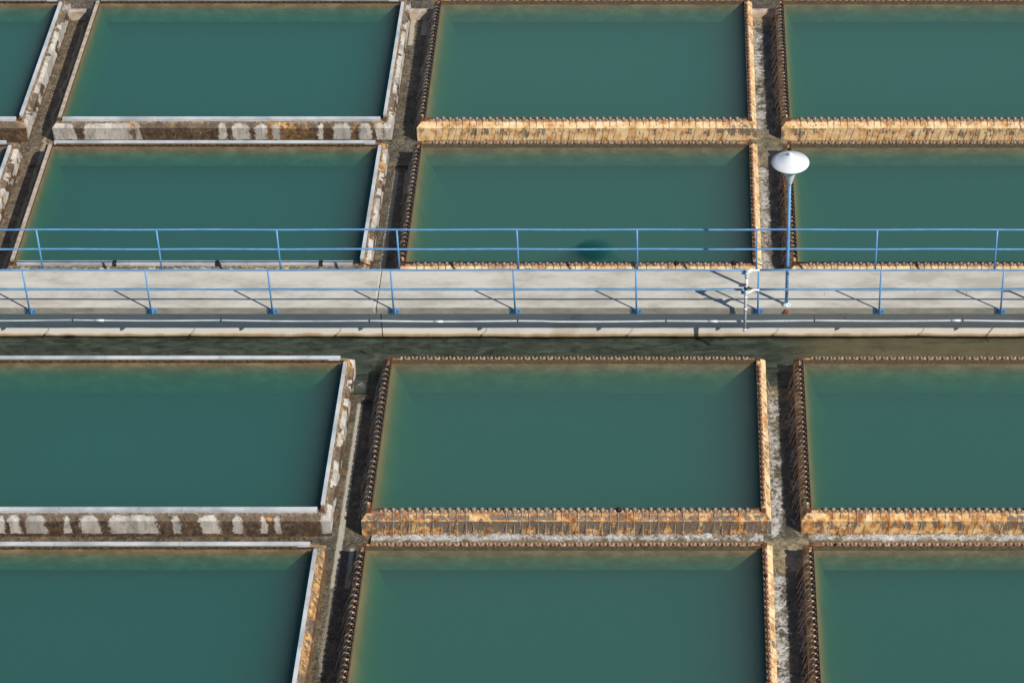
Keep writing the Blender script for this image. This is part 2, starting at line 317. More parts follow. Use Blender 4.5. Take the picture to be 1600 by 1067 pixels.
# ------------------------------------------------------------------ mesh helpers
class MB:
    def __init__(s): s.v = []; s.f = []; s.mi = []; s.sm = []
    def face(s, pts, mi=0, sm=False):
        b = len(s.v); s.v += [tuple(p) for p in pts]; s.f.append(tuple(range(b, b + len(pts)))); s.mi.append(mi); s.sm.append(sm)
    def box(s, x0, x1, y0, y1, z0, z1, mi=0):
        b = len(s.v); s.v += [(x, y, z) for z in (z0, z1) for y in (y0, y1) for x in (x0, x1)]
        for f in ((0, 2, 3, 1), (4, 5, 7, 6), (0, 1, 5, 4), (1, 3, 7, 5), (3, 2, 6, 7), (2, 0, 4, 6)):
            s.f.append(tuple(b + i for i in f)); s.mi.append(mi); s.sm.append(False)
    def tube(s, pts, rad, seg=12, mi=0, cap=True):
        pts = [Vector(p) for p in pts]; rad = rad if isinstance(rad, (list, tuple)) else [rad] * len(pts)
        rings = []; up = None
        for i, p in enumerate(pts):
            d = (pts[min(i + 1, len(pts) - 1)] - pts[max(i - 1, 0)]).normalized()
            a = up - d * up.dot(d) if up is not None else d.orthogonal()
            if a.length < 1e-6: a = d.orthogonal()
            a.normalize(); up = a; b = d.cross(a)
            base = len(s.v); rings.append(base)
            for k in range(seg):
                q = 2 * math.pi * k / seg; s.v.append(tuple(p + (a * math.cos(q) + b * math.sin(q)) * rad[i]))
        for r0, r1 in zip(rings, rings[1:]):
            for k in range(seg):
                j = (k + 1) % seg; s.f.append((r0 + k, r0 + j, r1 + j, r1 + k)); s.mi.append(mi); s.sm.append(True)
        if cap:
            s.f.append(tuple(rings[0] + k for k in reversed(range(seg)))); s.mi.append(mi); s.sm.append(False)
            s.f.append(tuple(rings[-1] + k for k in range(seg))); s.mi.append(mi); s.sm.append(False)
    def lathe(s, c, prof, seg=32, mi=0):
        base = len(s.v)
        for r, z in prof:
            for k in range(seg):
                q = 2 * math.pi * k / seg; s.v.append((c[0] + r * math.cos(q), c[1] + r * math.sin(q), c[2] + z))
        for i in range(len(prof) - 1):
            for k in range(seg):
                j = (k + 1) % seg; a = base + i * seg; b = a + seg
                s.f.append((a + k, a + j, b + j, b + k)); s.mi.append(mi); s.sm.append(True)
    def build(s, name, mats, parent=None, kind=None):
        org = Vector(parent['_org']) if parent is not None else Vector((0, 0, 0))
        me = bpy.data.meshes.new(name); me.from_pydata([tuple(Vector(p) - org) for p in s.v], [], s.f)
        for m_ in (mats if isinstance(mats, (list, tuple)) else [mats]): me.materials.append(m_)
        me.polygons.foreach_set('material_index', s.mi); me.polygons.foreach_set('use_smooth', s.sm); me.update()
        o = bpy.data.objects.new(name, me); COL.objects.link(o)
        if parent is not None: o.parent = parent; o['_org'] = tuple(org)
        if kind: o['kind'] = kind
        return o
def thing(name, loc, label, cat, group=None):
    o = bpy.data.objects.new(name, None); COL.objects.link(o); o.location = loc; o['_org'] = tuple(loc)
    o['label'] = label; o['category'] = cat
    if group: o['group'] = group
    return o

# ------------------------------------------------------------------ layout (metres, from the photograph's perspective)
CX = {0: (-24.29, -16.36), 1: (-15.33, -7.42), 2: (-6.39, 1.545), 3: (2.555, 10.48)}
RY = {1: (57.428, 63.10), 2: (51.362, 56.283), 3: (42.777, 47.73), 4: (36.60, 41.629)}   # south, north water edges
WL = {0: -.075, 1: -.075, 2: -.04, 3: -.04}
BASINS = [(c, r) for c in CX for r in RY if not (c == 0 and r in (3, 4))]
BED = -.58; SLAB = -.66

# ---- setting: pool water as one stepped body reaching under the channels
def water_body(xa, xb, cols, mat):
    mb = MB()
    X = sorted({xa, xb} | {v for c in cols for v in (CX[c][0] - .04, CX[c][1] + .04)})
    Y = sorted({35.2, 49.3, 64.5} | {v for r in RY for v in (RY[r][0] - .04, RY[r][1] + .04)})
    def h(i, j):
        if i < 0 or j < 0 or i >= len(X) - 1 or j >= len(Y) - 1: return -4.0
        xm = (X[i] + X[i + 1]) / 2; ym = (Y[j] + Y[j + 1]) / 2
        for c in CX:
            for r in RY:
                if CX[c][0] < xm < CX[c][1] and RY[r][0] < ym < RY[r][1]: return WL[c]
        return -.90 if 47.75 < ym < 49.3 else -.64
    for i in range(-1, len(X) - 1):
        for j in range(-1, len(Y) - 1):
            a = h(i, j)
            if i >= 0 and j >= 0:
                mb.face([(X[i], Y[j], a), (X[i + 1], Y[j], a), (X[i + 1], Y[j + 1], a), (X[i], Y[j + 1], a)])
                mb.face([(X[i], Y[j + 1], -4), (X[i + 1], Y[j + 1], -4), (X[i + 1], Y[j], -4), (X[i], Y[j], -4)])
            if i + 1 < len(X) and j >= 0:
                b = h(i + 1, j)
                if a > b: mb.face([(X[i + 1], Y[j], b), (X[i + 1], Y[j + 1], b), (X[i + 1], Y[j + 1], a), (X[i + 1], Y[j], a)])
                elif b > a: mb.face([(X[i + 1], Y[j + 1], a), (X[i + 1], Y[j], a), (X[i + 1], Y[j], b), (X[i + 1], Y[j + 1], b)])
            if j + 1 < len(Y) and i >= 0:
                b = h(i, j + 1)
                if a > b: mb.face([(X[i + 1], Y[j + 1], b), (X[i], Y[j + 1], b), (X[i], Y[j + 1], a), (X[i + 1], Y[j + 1], a)])
                elif b > a: mb.face([(X[i], Y[j + 1], a), (X[i + 1], Y[j + 1], a), (X[i + 1], Y[j + 1], b), (X[i], Y[j + 1], b)])
    mb.build('water', mat, kind='structure')
water_body(-27, -6.906, (0, 1), M['pool_l']); water_body(-6.902, 12.5, (2, 3), M['pool_r'])
mb = MB(); mb.face([(-60, 10, -3.9), (50, 10, -3.9), (50, 90, -3.9), (-60, 90, -3.9)])
mb.build('pool_floor', M['mud'], kind='structure')
g = MB(); G = 1500
for (a, b, c_, d) in ((-G, G, -G, 35.2), (-G, G, 64.5, G), (-G, -27, 35.2, 64.5), (12.5, G, 35.2, 64.5)):
    g.face([(a, c_, -.62), (b, c_, -.62), (b, d, -.62), (a, d, -.62)])
g.build('ground', M['edge'], kind='structure')

# ---- setting: channel beds
def slab(mb, x0, x1, y0, y1, top=BED): mb.box(x0, x1, y0, y1, SLAB, top)
YV = [(36.0, 47.12), (51.1, 64.4)]
def bed(mat, rects, name='channel_bed'):
    for (a, b, c, d, t_) in rects:
        mb = MB(); slab(mb, a, b, c, d, t_); mb.build(name, mat, kind='structure')
bed(M['bed_dry'], [(-16.34, -15.35, 51.45, 56.18, BED - .03), (-16.34, -15.35, 56.18, 63.25, BED)])
bed(M['bed_grit'], [(-7.40, -6.41, 36.0, 46.96, BED), (-7.40, -6.41, 46.96, 47.15, BED + .06), (-7.40, -6.41, 51.45, 56.18, BED - .03), (-7.40, -6.41, 56.18, 63.25, BED)])
bed(M['bed_small'], [(-24.2, -16.34, 56.30, 57.41, BED - .012), (-15.35, -7.40, 56.30, 57.41, BED - .012), (-15.35, -7.40, 41.65, 42.76, BED - .012), (1.565, 2.535, 36, 47.12, BED - .05), (1.565, 2.535, 51.45, 63.25, BED - .05),
    (-6.41, 1.565, 41.65, 42.76, BED - .05), (-6.41, 1.565, 56.30, 57.41, BED - .05), (2.535, 10.5, 41.65, 42.76, BED - .05), (2.535, 10.5, 56.30, 57.41, BED - .05), (-24.3, 10.6, 63.25, 64.4, BED - .02)])
bed(M['bed_small'], [(-24.2, 10.6, 49.4, 51.34, BED - .04)] + [(a, b, 47.12, 47.75, BED - .04) for a, b in ((-7.40, -6.41), (1.565, 2.535))] + [(a, b, 51.34, 51.45, BED - .04) for a, b in ((-16.34, -15.35), (-7.40, -6.41), (1.565, 2.535))])
mb = MB(); mb.box(-24.2, 10.6, 47.9, 49.2, -.89, -.86); mb.build('channel_bed', M['bed_main'], kind='structure')
# low sills where the side channels meet the crossings
for x0, x1 in ((-16.16, -15.53), (-7.22, -6.59), (1.745, 2.355)):
    mb = MB(); mb.box(x0, x1, 63.06, 63.24, BED - .05, -.34); mb.build('channel_sill', M['tan'], kind='structure')

def run_surface(name, x0, x1, y0, y1, z, mat, step=.06, amp=.012, seed=0):
    nx = max(2, int((x1 - x0) / step)); ny = max(2, int((y1 - y0) / step)); mb = MB()
    for j in range(ny + 1):
        for i in range(nx + 1):
            x = x0 + (x1 - x0) * i / nx; y = y0 + (y1 - y0) * j / ny
            mb.v.append((x, y, z + amp * mn.fractal(Vector((x * 3 + seed, y * 3, 0)), 1.0, 2.0, 4)))
    for j in range(ny):
        for i in range(nx):
            a = j * (nx + 1) + i; mb.f.append((a, a + 1, a + nx + 2, a + nx + 1)); mb.mi.append(0); mb.sm.append(True)
    return mb.build(name, mat, kind='structure')
run_surface('channel_water', 1.60, 2.50, 36.2, 47.39, -.50, M['run_side'], .05, .03)
run_surface('channel_water', 1.60, 2.50, 51.3, 63.2, -.50, M['run_side'], .05, .03)
for (x0, x1) in ((-6.39, 1.62), (2.48, 10.45)):
    run_surface('channel_water', x0, x1, 41.66, 42.74, -.512, M['run_low'], .05, .035)
    run_surface('channel_water', x0, x1, 56.31, 57.39, -.53, M['run_low'], .05, .02)
run_surface('channel_water', -24, 10.5, 47.80, 49.2, -.50, M['run_main'], .09, .022)
run_surface('channel_water', -7.38, -6.43, 47.155, 47.80, -.50, M['run_main'], .09, .0)
run_surface('channel_water', 1.60, 2.50, 47.4, 47.80, -.50, M['run_main'], .09, .0)
run_surface('channel_water', -24, 10.5, 49.42, 51.25, -.50, M['run_main'], .12, .02)

# ------------------------------------------------------------------ basins
Wpx = lambda x, d=0.0: x
R1S = [(-15.56, -14.98), (-14.76, -13.6), (-13.5, -13.38), (-11.45, -11.28), (-11.12, -10.68), (-10.55, -10.28), (-10.12, -9.98), (-9.0, -8.92), (-8.62, -8.2), (-8.02, -7.7), (-7.62, -7.42), (-7.36, -7.0)]
R3S = [(-15.2, -14.9), (-13.95, -13.85), (-13.78, -13.52), (-13.45, -13.02), (-12.62, -12.52), (-12.32, -11.92), (-11.72, -10.72), (-10.42, -10.3), (-9.86, -9.47), (-9.16, -9.0), (-8.6, -8.55), (-8.35, -8.28), (-7.4, -7.1)]
M['p_r1'] = m_paint('peeling_paint_front', R1S, 'x', -15.6, -7.0, warm=.42, seed=2)
M['p_r3'] = m_paint('peeling_paint_front', R3S, 'x', -15.6, -7.0, warm=.15, seed=5)
M['p_n'] = m_paint('stained_wall', amount=.1, axis='x', warm=.2)
M['p_e1'] = m_paint('peeling_paint_side', amount=.60, axis='y', warm=.05, seed=11, ends=[(57.95, 57.90)])
M['p_e2'] = m_paint('peeling_paint_side', amount=.52, axis='y', warm=.25, seed=23)
M['p_e3'] = m_paint('peeling_paint_side', amount=.46, axis='y', warm=.35, seed=31, ends=[(43.2, 43.15)])
M['p_e4'] = m_paint('peeling_paint_side', amount=.16, axis='y', warm=.75, seed=47)

PROF = [(0, SLAB), (0, -.04), (.085, -.04), (.085, -.06), (.2, -.18), (.2, SLAB)]
SIDES = ('south', 'east', 'north', 'west')
def corner(x0, x1, y0, y1, u, k):
    return ((x0 - u, y0 - u), (x1 + u, y0 - u), (x1 + u, y1 + u), (x0 - u, y1 + u))[k % 4]
def side_frame(x0, x1, y0, y1, k):
    """origin, direction along, outward normal, length of one side of a basin"""
    a = Vector((*corner(x0, x1, y0, y1, 0, k), 0)); b = Vector((*corner(x0, x1, y0, y1, 0, k + 1), 0))
    d = (b - a); L = d.length; d.normalize(); return a, d, Vector((d.y, -d.x, 0)), L
def obox(mb, a, d, nn, s0, s1, u0, u1, z0, z1, mi=0):
    p = lambda s_, u, z: a + d * s_ + nn * u + Vector((0, 0, z))
    b = len(mb.v); mb.v += [tuple(p(s_, u, z)) for z in (z0, z1) for u in (u0, u1) for s_ in (s0, s1)]
    for f in ((0, 1, 3, 2), (4, 6, 7, 5), (0, 4, 5, 1), (1, 5, 7, 3), (3, 7, 6, 2), (2, 6, 4, 0)):
        mb.f.append(tuple(b + i for i in f)); mb.mi.append(mi); mb.sm.append(False)

def dome(mb, c, r, mi, seg=8):
    base = len(mb.v); rows = [(1.0, -.09), (1.0, .012), (.84, .042), (.45, .060)]
    for k_, dz in rows:
        for q in range(seg):
            t_ = 2 * math.pi * q / seg; mb.v.append((c[0] + r * k_ * math.cos(t_), c[1] + r * k_ * math.sin(t_), c[2] + dz))
    mb.v.append((c[0], c[1], c[2] + .065)); top = len(mb.v) - 1
    for i in range(3):
        for q in range(seg):
            j = (q + 1) % seg; a_ = base + i * seg; mb.f.append((a_ + q, a_ + j, a_ + seg + j, a_ + seg + q)); mb.mi.append(mi); mb.sm.append(True)
    for q in range(seg):
        j = (q + 1) % seg; mb.f.append((base + 3 * seg + q, base + 3 * seg + j, top)); mb.mi.append(mi); mb.sm.append(True)

def weir(parent, fr, knob, name='weir_plate', rk=.056):
    """thin rusty plate cut with rounded notches, with the wet knobs standing in the notches"""
    a, d, nn, L = fr; mb = MB(); P = .1635; N = int((L - .1) / P); off = (L - N * P) / 2
    z0, zt = -.16, -.004
    for i in range(N):
        s0 = off + i * P
        # tooth between two notches: a trapezoid standing on the plate's strip
        j = random.uniform(-.004, .004); zt_ = zt + random.uniform(-.008, .006)
        q = [(s0 + .045 + j, -.06), (s0 + P - .045 + j, -.06), (s0 + P - .052 + j, zt_ - .02), (s0 + P * .5 + .012 + j, zt_), (s0 + P * .5 - .012 + j, zt_), (s0 + .052 + j, zt_ - .02)]
        f0 = [a + d * s_ + nn * .052 + Vector((0, 0, z)) for s_, z in q]; f1 = [a + d * s_ + nn * .088 + Vector((0, 0, z)) for s_, z in q]
        b = len(mb.v); mb.v += [tuple(p) for p in f0 + f1]; m_ = len(q)
        mb.f.append(tuple(b + k for k in range(m_))); mb.f.append(tuple(b + m_ + k for k in reversed(range(m_))))
        mb.mi += [0, 0]; mb.sm += [False, False]
        for k in range(m_):
            k2 = (k + 1) % m_; mb.f.append((b + k, b + m_ + k, b + m_ + k2, b + k2)); mb.mi.append(0); mb.sm.append(False)
        if i and rk:
            r = rk * random.uniform(.88, 1.08); kc = a + d * s0 + nn * (.042 + random.uniform(-.004, .004)); mk = 1
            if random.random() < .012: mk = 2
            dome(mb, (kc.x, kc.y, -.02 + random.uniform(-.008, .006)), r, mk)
    obox(mb, a, d, nn, .01, L - .01, -.010, .002, -.12, -.014, 3)            # thin back lip on the water side
    obox(mb, a, d, nn, .01, L - .01, .002, .0865, -.10, -.045)
    return mb.build(name, [M['plate'], M[knob], M['black_knob'], M['lip']], parent)

def cap_board(parent, fr, s0, s1, seams=(), mat='cap', w=(-.012, .092), z=(-.052, .022), dark_bands=()):
    a, d, nn, L = fr; mb = MB(); cuts = [s0] + list(seams) + [L + s1]
    for p, q in zip(cuts, cuts[1:]):
        obox(mb, a, d, nn, p + .004, q - .004, w[0], w[1], z[1] - .012, z[1])       # top flange
        obox(mb, a, d, nn, p + .004, q - .004, w[1] - .012, w[1] + .003, z[0] - .004, z[1] - .0125)   # front lip
        obox(mb, a, d, nn, p + .004, q - .004, w[0], w[0] + .012, z[0] + .02, z[1] - .0125)
    obox(mb, a, d, nn, s0 + .01, L + s1 - .01, w[0] + .014, w[1] - .014, -.04, z[1] - .0135)
    for p, q in dark_bands: obox(mb, a, d, nn, p, q, w[0] - .006, w[1] + .007, z[0] - .02, z[1] + .004, 1)  # dark blocks wrapped over the cap
    return mb.build('weir_cap', [M[mat], M['dark']], parent)

JET = MB()
def jets(fr, dens=.8, rr=.0058, reach=.20):
    a, d, nn, L = fr; P = .1635; N = int((L - .1) / P); off = (L - N * P) / 2
    for i in range(1, N):
        if random.random() > dens: continue
        s_ = off + i * P + random.uniform(-.01, .01); k = random.uniform(.8, 1.15); pts = []
        for t_ in range(7):
            t1 = t_ / 6; pts.append(a + d * (s_ + random.uniform(-.003, .003)) + nn * (.085 + reach * k * t1) + Vector((0, 0, -.045 - .475 * t1 ** 2)))
        JET.tube(pts, [rr * q for q in (1.5, 1.2, 1, .9, .9, 1.1, 1.6)], 5, cap=False)

COLN = {0: 'far left', 1: 'left', 2: 'middle', 3: 'right'}
LAB = {
 (0, 1): 'teal basin in the far top left corner with white caps and peeling paint',
 (0, 2): 'sliver of teal basin at the left edge just above the blue railing',
 (1, 1): 'top row teal basin whose white capped front wall has large white paint patches',
 (1, 2): 'teal basin left of the gritty channel, directly behind the blue railing',
 (1, 3): 'teal basin left below the walkway, brown front wall with pale round paint patches',
 (1, 4): 'teal basin in the bottom left corner with a brown orange east wall',
 (2, 1): 'green basin at the top centre with bright ochre notched front wall',
 (2, 2): 'green basin in the centre directly behind the railings, touching the far walkway edge',
 (2, 3): 'green basin in the centre below the walkway, its front wall grey and orange',
 (2, 4): 'green basin at the bottom centre with notched rusty rim, cut by the lower edge',
 (3, 1): 'green basin in the top right corner with bright ochre notched front wall',
 (3, 2): 'green basin behind the railing to the right of the white lamp shade',
 (3, 3): 'green basin at the right below the walkway, ochre notched front wall over white foam',
 (3, 4): 'green basin in the bottom right corner, right of the foaming channel',
}
for (c, r) in BASINS:
    x0, x1 = CX[c]; y0, y1 = RY[r]
    th = thing('settling_basin', ((x0 + x1) / 2, (y0 + y1) / 2, SLAB), LAB[(c, r)], 'basin', 'settling basins')
    mb = MB()
    for k in range(4):
        # subdivided along the side so that the worn edges can wander a little
        a, d, nn, L = side_frame(x0, x1, y0, y1, k); nseg = max(2, int(L / .12))
        b = len(mb.v)
        for i in range(nseg + 1):
            t_ = i / nseg
            for pi, (u, z) in enumerate(PROF):
                p0 = Vector(corner(x0, x1, y0, y1, u, k)); p1 = Vector(corner(x0, x1, y0, y1, u, k + 1)); p = p0.lerp(p1, t_)
                w_ = 0.0
                if pi in (3, 4) and 0 < i < nseg: w_ = .012 * mn.noise(Vector((p.x * 4, p.y * 4, pi)))
                mb.v.append((p.x + nn.x * w_, p.y + nn.y * w_, z + w_ * .6))
        m_ = len(PROF)
        for i in range(nseg):
            for j in range(m_ - 1):
                q0 = b + i * m_ + j; mb.f.append((q0, q0 + 1, q0 + m_ + 1, q0 + m_)); mb.mi.append(4 if j == 0 else k); mb.sm.append(False)
    if c < 2:
        sm = M['p_r1'] if r == 1 else M['p_r3']; em = M['p_e%d' % r]; nm = M['p_n']; wm = M['p_n']
    else:
        sm = M['rust_bright'] if r < 3 else M['rust_worn'] if c == 2 else M['rust_mid']
        em = M['rust_bright']; nm = M['rust_mid']; wm = M['rust_worn'] if c == 2 else M['rust_mid']
    if r == 3:
        mb.box(x0 - .19, x1 + .19, y1 + .0005, y1 + .198, -.94, -.655, 4); mb.box(x0 - .52, x1 + .52, y1 + .032, y1 + .15, -3.85, -.93, 5)
    mb.build('wall', [sm, em, nm, wm, M['sub'], M['mud']], th)
    # submerged slope along the west side, added to imitate light off the wall
    hb = MB(); X0 = x0 + .004
    hw = .95 if c >= 2 else .22; zt = WL[c] - .06; D1 = 2.0 if c >= 2 else 1.0
    pr = [(0, 0), (.10, .10), (.32, .42), (.62, .70), (1, 1)]
    for (u0, v0), (u1, v1) in zip(pr, pr[1:]):
        hb.face([(X0 + hw * u0, y0 + .02, zt - D1 * v0), (X0 + hw * u1, y0 + .02, zt - D1 * v1), (X0 + hw * u1, y1 - .02, zt - D1 * v1), (X0 + hw * u0, y1 - .02, zt - D1 * v0)], 0, True)
    hb.face([(X0, y0 + .02, zt - D1 - .2), (X0, y1 - .02, zt - D1 - .2), (X0 + hw, y1 - .02, zt - D1), (X0 + hw, y0 + .02, zt - D1)])
    for yy in (y0 + .02, y1 - .02):
        hb.face([(X0 + hw * u, yy, zt - D1 * v) for u, v in pr] + [(X0, yy, zt - D1 - .2)])
    hb.build('added_fade_slope', M['fade_slope'], th)
    frs = [side_frame(x0, x1, y0, y1, k) for k in range(4)]
    if c < 2:
        Ls = frs[0][3]
        if r == 2 and c == 1:
            cap_board(th, frs[0], .10, -.15, (2.65, 5.35), dark_bands=[(2.28, 2.37), (4.62, 4.71), (6.98, 7.07)])
        else: cap_board(th, frs[0], .05, -.06, (2.4, 5.1))
        cap_board(th, frs[1], .115, -.115, (2.5,), w=(-.004, .066))
        cap_board(th, frs[2], .09, -.04, (2.7, 5.2))
        cap_board(th, frs[3], .05, -.05, (), 'tan', w=(-.004, .075), z=(-.05, .01))
        for k in (0, 1): # rusty blocks left bare at the two front corners
            cb = MB(); cxn, cyn = corner(x0, x1, y0, y1, .04, k); cb.box(cxn - .042, cxn + .042, cyn - .042, cyn + .042, -.05, -.004); cb.build('corner_block', M['oldrust'], th)
        # ragged edge hanging below the cap on the water side
        sb = MB(); a, d, nn, L = frs[2]; up_ = []; dn = []
        s_ = .34
        while s_ < L - .1:
            q = random.uniform(.09, .14); lo_ = -.052 - random.uniform(0, .018)
            for ss_, zz_ in ((s_, -.035), (s_ + .02, lo_), (s_ + q, lo_), (s_ + q + .02, -.035)): up_.append((ss_, .0)); dn.append((ss_, zz_))
            s_ += .1635
        for i in range(len(up_) - 1):
            p_ = lambda q, w_: a + d * q[0] + nn * w_ + Vector((0, 0, q[1]))
            b0 = len(sb.v); sb.v += [tuple(p_(q, -.017)) for q in (up_[i], up_[i + 1], dn[i + 1], dn[i])]; sb.f.append((b0, b0 + 1, b0 + 2, b0 + 3)); sb.mi.append(0); sb.sm.append(False)
        sb.build('notched_strip', M['lip'], th)
    else:
        weir(th, frs[0], 'nappe'); weir(th, frs[1], 'stain', rk=.036); weir(th, frs[2], 'nappe', rk=.028); weir(th, frs[3], 'black_knob', rk=.044)  # west knobs near-black, their shade painted in
        for k in range(4):
            cb = MB(); cxn, cyn = corner(x0, x1, y0, y1, .04, k); cb.box(cxn - .046, cxn + .046, cyn - .046, cyn + .046, -.05, -.002); cb.build('corner_block', M['oldrust'], th)
        jets(frs[0], .85 if r != 4 else .3); jets(frs[3], .95, .0095, .24); jets(frs[1], .6)
        if r in (2, 4): jets(frs[2], .5)
n = NT('falling_water'); M['jet'] = n.done((.50, .46, .40), .25, .6)
n.put(n.b.inputs['Alpha'], n.ss(n.noise(1, 4, .7, n.scale(30, 30, 9)), .35, .6, .25, .95))
o = JET.build('falling_water', M['jet']); o['kind'] = 'stuff'
o['label'] = 'thin jets of water spilling over the notched rusty weirs'; o['category'] = 'falling water'

# ------------------------------------------------------------------ walkway
DZ = .78; YN, YF = 48.547, 50.0; XL, XR = -24.3, 10.6
wk = thing('walkway', ((XL + XR) / 2, 49.2, SLAB), 'pale concrete walkway crossing the whole photo between two blue railings', 'walkway')
JX = -6.74
db = MB(); eb = MB()
def deckpart(xa, xb):
    db.face([(xa, YN + .012, DZ), (xb, YN + .012, DZ), (xb, YF - .012, DZ), (xa, YF - .012, DZ)])
    N = int((xb - xa) / .35); prev = None
    for i in range(N + 1):
        x = xa + (xb - xa) * i / N; e = .006 * mn.noise(Vector((x * 2.3, 0, 0))); lo = .008 * mn.noise(Vector((x * 1.7, 5, 0)))
        col = [(x, YN + .012, DZ), (x, YN + e, DZ - .012), (x, YN + e * .5, DZ - .165 + lo), (x, YN + .03, DZ - .18), (x, 49.16, DZ - .18)]
        b = len(eb.v); eb.v += col
        if prev is not None:
            for j in range(4): eb.f.append((prev + j + 1, b + j + 1, b + j, prev + j)); eb.mi.append(0); eb.sm.append(False)
        prev = b
    eb.face([(xa, YF - .012, DZ), (xb, YF - .012, DZ), (xb, YF, DZ - .012), (xa, YF, DZ - .012)])
    eb.face([(xa, YF, DZ - .012), (xb, YF, DZ - .012), (xb, YF, DZ - .18), (xa, YF, DZ - .18)])
    eb.face([(xa, YF, DZ - .18), (xb, YF, DZ - .18), (xb, 49.16, DZ - .18), (xa, 49.16, DZ - .18)])
deckpart(XL, JX - .008); deckpart(JX + .008, XR)
db.build('deck', M['deck'], wk); eb.build('deck_edge', M['edge'], wk)
sb = MB()
for a, b in ((XL, JX - .012), (JX + .012, XR)): sb.box(a, b, 49.15, 49.45, -.88, DZ - .182)
sb.box(JX - .011, JX + .011, 49.20, 49.4, -.64, DZ - .182, 1)
sb.build('support_wall', [M['swall'], M['dark']], wk)
# filled crack across the deck
cb = MB(); x = -6.80; y = YN + .013; pts = []
while y < YF - .02:
    pts.append((x + random.uniform(-.012, .012), y)); y += .09; x += .0015
for (p, q) in zip(pts, pts[1:]):
    w0 = random.uniform(.008, .02); cb.face([(p[0] - w0, p[1], DZ + .003), (p[0] + w0, p[1], DZ + .003), (q[0] + w0, q[1], DZ + .003), (q[0] - w0, q[1], DZ + .003)])
cb.box(-6.812, -6.79, YN - .004, YN + .01, DZ - .12, DZ - .004)
cb.build('filled_crack', M['filler'], wk)
for (px, py, L_, a_) in ((-12.9, 48.93, .16, 75), (-10.6, 49.12, .15, 60), (-11.9, 48.98, .08, 40), (5.02, 49.08, .2, 80), (3.05, 49.0, .12, 95), (6.15, 48.95, .22, 80), (1.35, 48.95, .09, 70)):
    rb = MB(); dx, dy = math.cos(R(a_)), math.sin(R(a_)); k = .008
    p0 = Vector((px, py, DZ + .003)); p1 = p0 + Vector((dx, dy, 0)) * L_ * .5 + Vector((dy, -dx, 0)) * .01; p2 = p0 + Vector((dx, dy, 0)) * L_
    nn = Vector((dy, -dx, 0)) * k
    rb.face([p0 - nn * .4, p0 + nn * .4, p1 + nn, p1 - nn]); rb.face([p1 - nn, p1 + nn, p2 + nn * .3, p2 - nn * .3]); rb.build('chalk_mark', M['chalk'], wk)
# pale sediment line on the bed of the main channel, below the joint
# rusty plug on the walkway's face
pb = MB(); pb.tube([(2.20, YN + .01, DZ - .085), (2.20, YN - .045, DZ - .09)], [.055, .05], 12)
pl = pb.build('pipe_stub', M['rustspot']); pl['label'] = 'small round rusty pipe end in the walkway edge under the lamp post'; pl['category'] = 'pipe end'

# ------------------------------------------------------------------ railings
PX = [-14.295 + 2.6455 * k for k in range(-1, 10)]
RH, RM, RR = 1.07, .545, .0215
def railing(y, near):
    lab = ('light blue two bar railing on the near side of the walkway, bracketed to its edge' if near
           else 'light blue two bar railing on the far side of the walkway')
    th = thing('guard_railing', (-4, y, DZ - .17), lab, 'railing', 'blue walkway railings')
    segs = [(XL, 1.30), (1.60, XR)] if near else [(XL, XR)]
    hh = 0 if near else -.03
    for nm, h in (('top_rail', RH + hh), ('mid_rail', RM + hh)):
        mb = MB()
        for a, b in segs:
            N = int((b - a) / .66); mb.tube([(a + (b - a) * i / N, y, DZ + h + .005 * math.sin(i * 1.3)) for i in range(N + 1)], RR, 10)
        mb.build(nm, M['blue'], th)
    for i, x in enumerate(PX):
        ty = y + (.0 if near else 0); mb = MB()
        lean = .0
        mb.tube([(x, ty, DZ - .115), (x + lean, ty, DZ + RH + hh - .012)], RR * .95, 10)
        p = mb.build('post', M['blue'], th)
        s_ = 1 if near else -1; e = (YN if near else YF)
        f0, f1 = sorted((e - s_ * .004, e - s_ * .018)); w0, w1 = sorted((e - s_ * .004, ty))
        for q in (-1, 1):
            bb = MB(); xa, xb = sorted((x + q * .023, x + q * .115)); xc, xd = sorted((x + q * .023, x + q * .034))
            bb.box(xa, xb, f0, f1, DZ - .125, DZ - .015); bb.box(xc, xd, w0 - .001, w1, DZ - .12, DZ - .02)
            bb.tube([(x + q * .078, e - s_ * .017, DZ - .07), (x + q * .078, e - s_ * .036, DZ - .07)], .014, 6, 1)
            bb.build('bracket', [M['blue'], M['dark']], p)
railing(YN - .075, True); railing(YF + .0 - .0 + .03, False)

# ------------------------------------------------------------------ lamp post
LX, LY = 2.205, 48.66
lp = thing('street_lamp', (LX, LY, DZ), 'light blue lamp post with broad white cone shade standing on the walkway', 'street lamp')
mb = MB(); mb.tube([(LX, LY, DZ + .02), (LX, LY, DZ + 1.15), (LX, LY, DZ + 3.22)], [.037, .036, .032], 16); mb.build('pole', M['blue'], lp)
mb = MB(); mb.lathe((LX, LY, DZ), [(0, .003), (.10, .003), (.10, .018), (.06, .024), (.05, .06), (.037, .065)], 20)
for q in range(4): a = R(45 + 90 * q); mb.tube([(LX + .078 * math.cos(a), LY + .078 * math.sin(a), DZ + .02), (LX + .078 * math.cos(a), LY + .078 * math.sin(a), DZ + .05)], .012, 6)
mb.build('base_plate', M['neck'], lp)
mb = MB(); mb.lathe((LX, LY, DZ), [(.037, RH - .07), (.055, RH - .07), (.055, RH - .02), (.037, RH - .02)], 14)
mb.box(LX - .07, LX + .07, LY - .06, LY - .03, DZ + RH - .07, DZ + RH - .03); mb.build('clamp', M['dark'], lp)
mb = MB(); mb.lathe((LX, LY, DZ), [(.0, 3.16), (.040, 3.16), (.050, 3.19), (.060, 3.23), (.098, 3.38), (.142, 3.54), (.168, 3.66), (.175, 3.72), (.10, 3.76)], 28); mb.build('neck', M['neck'], lp)
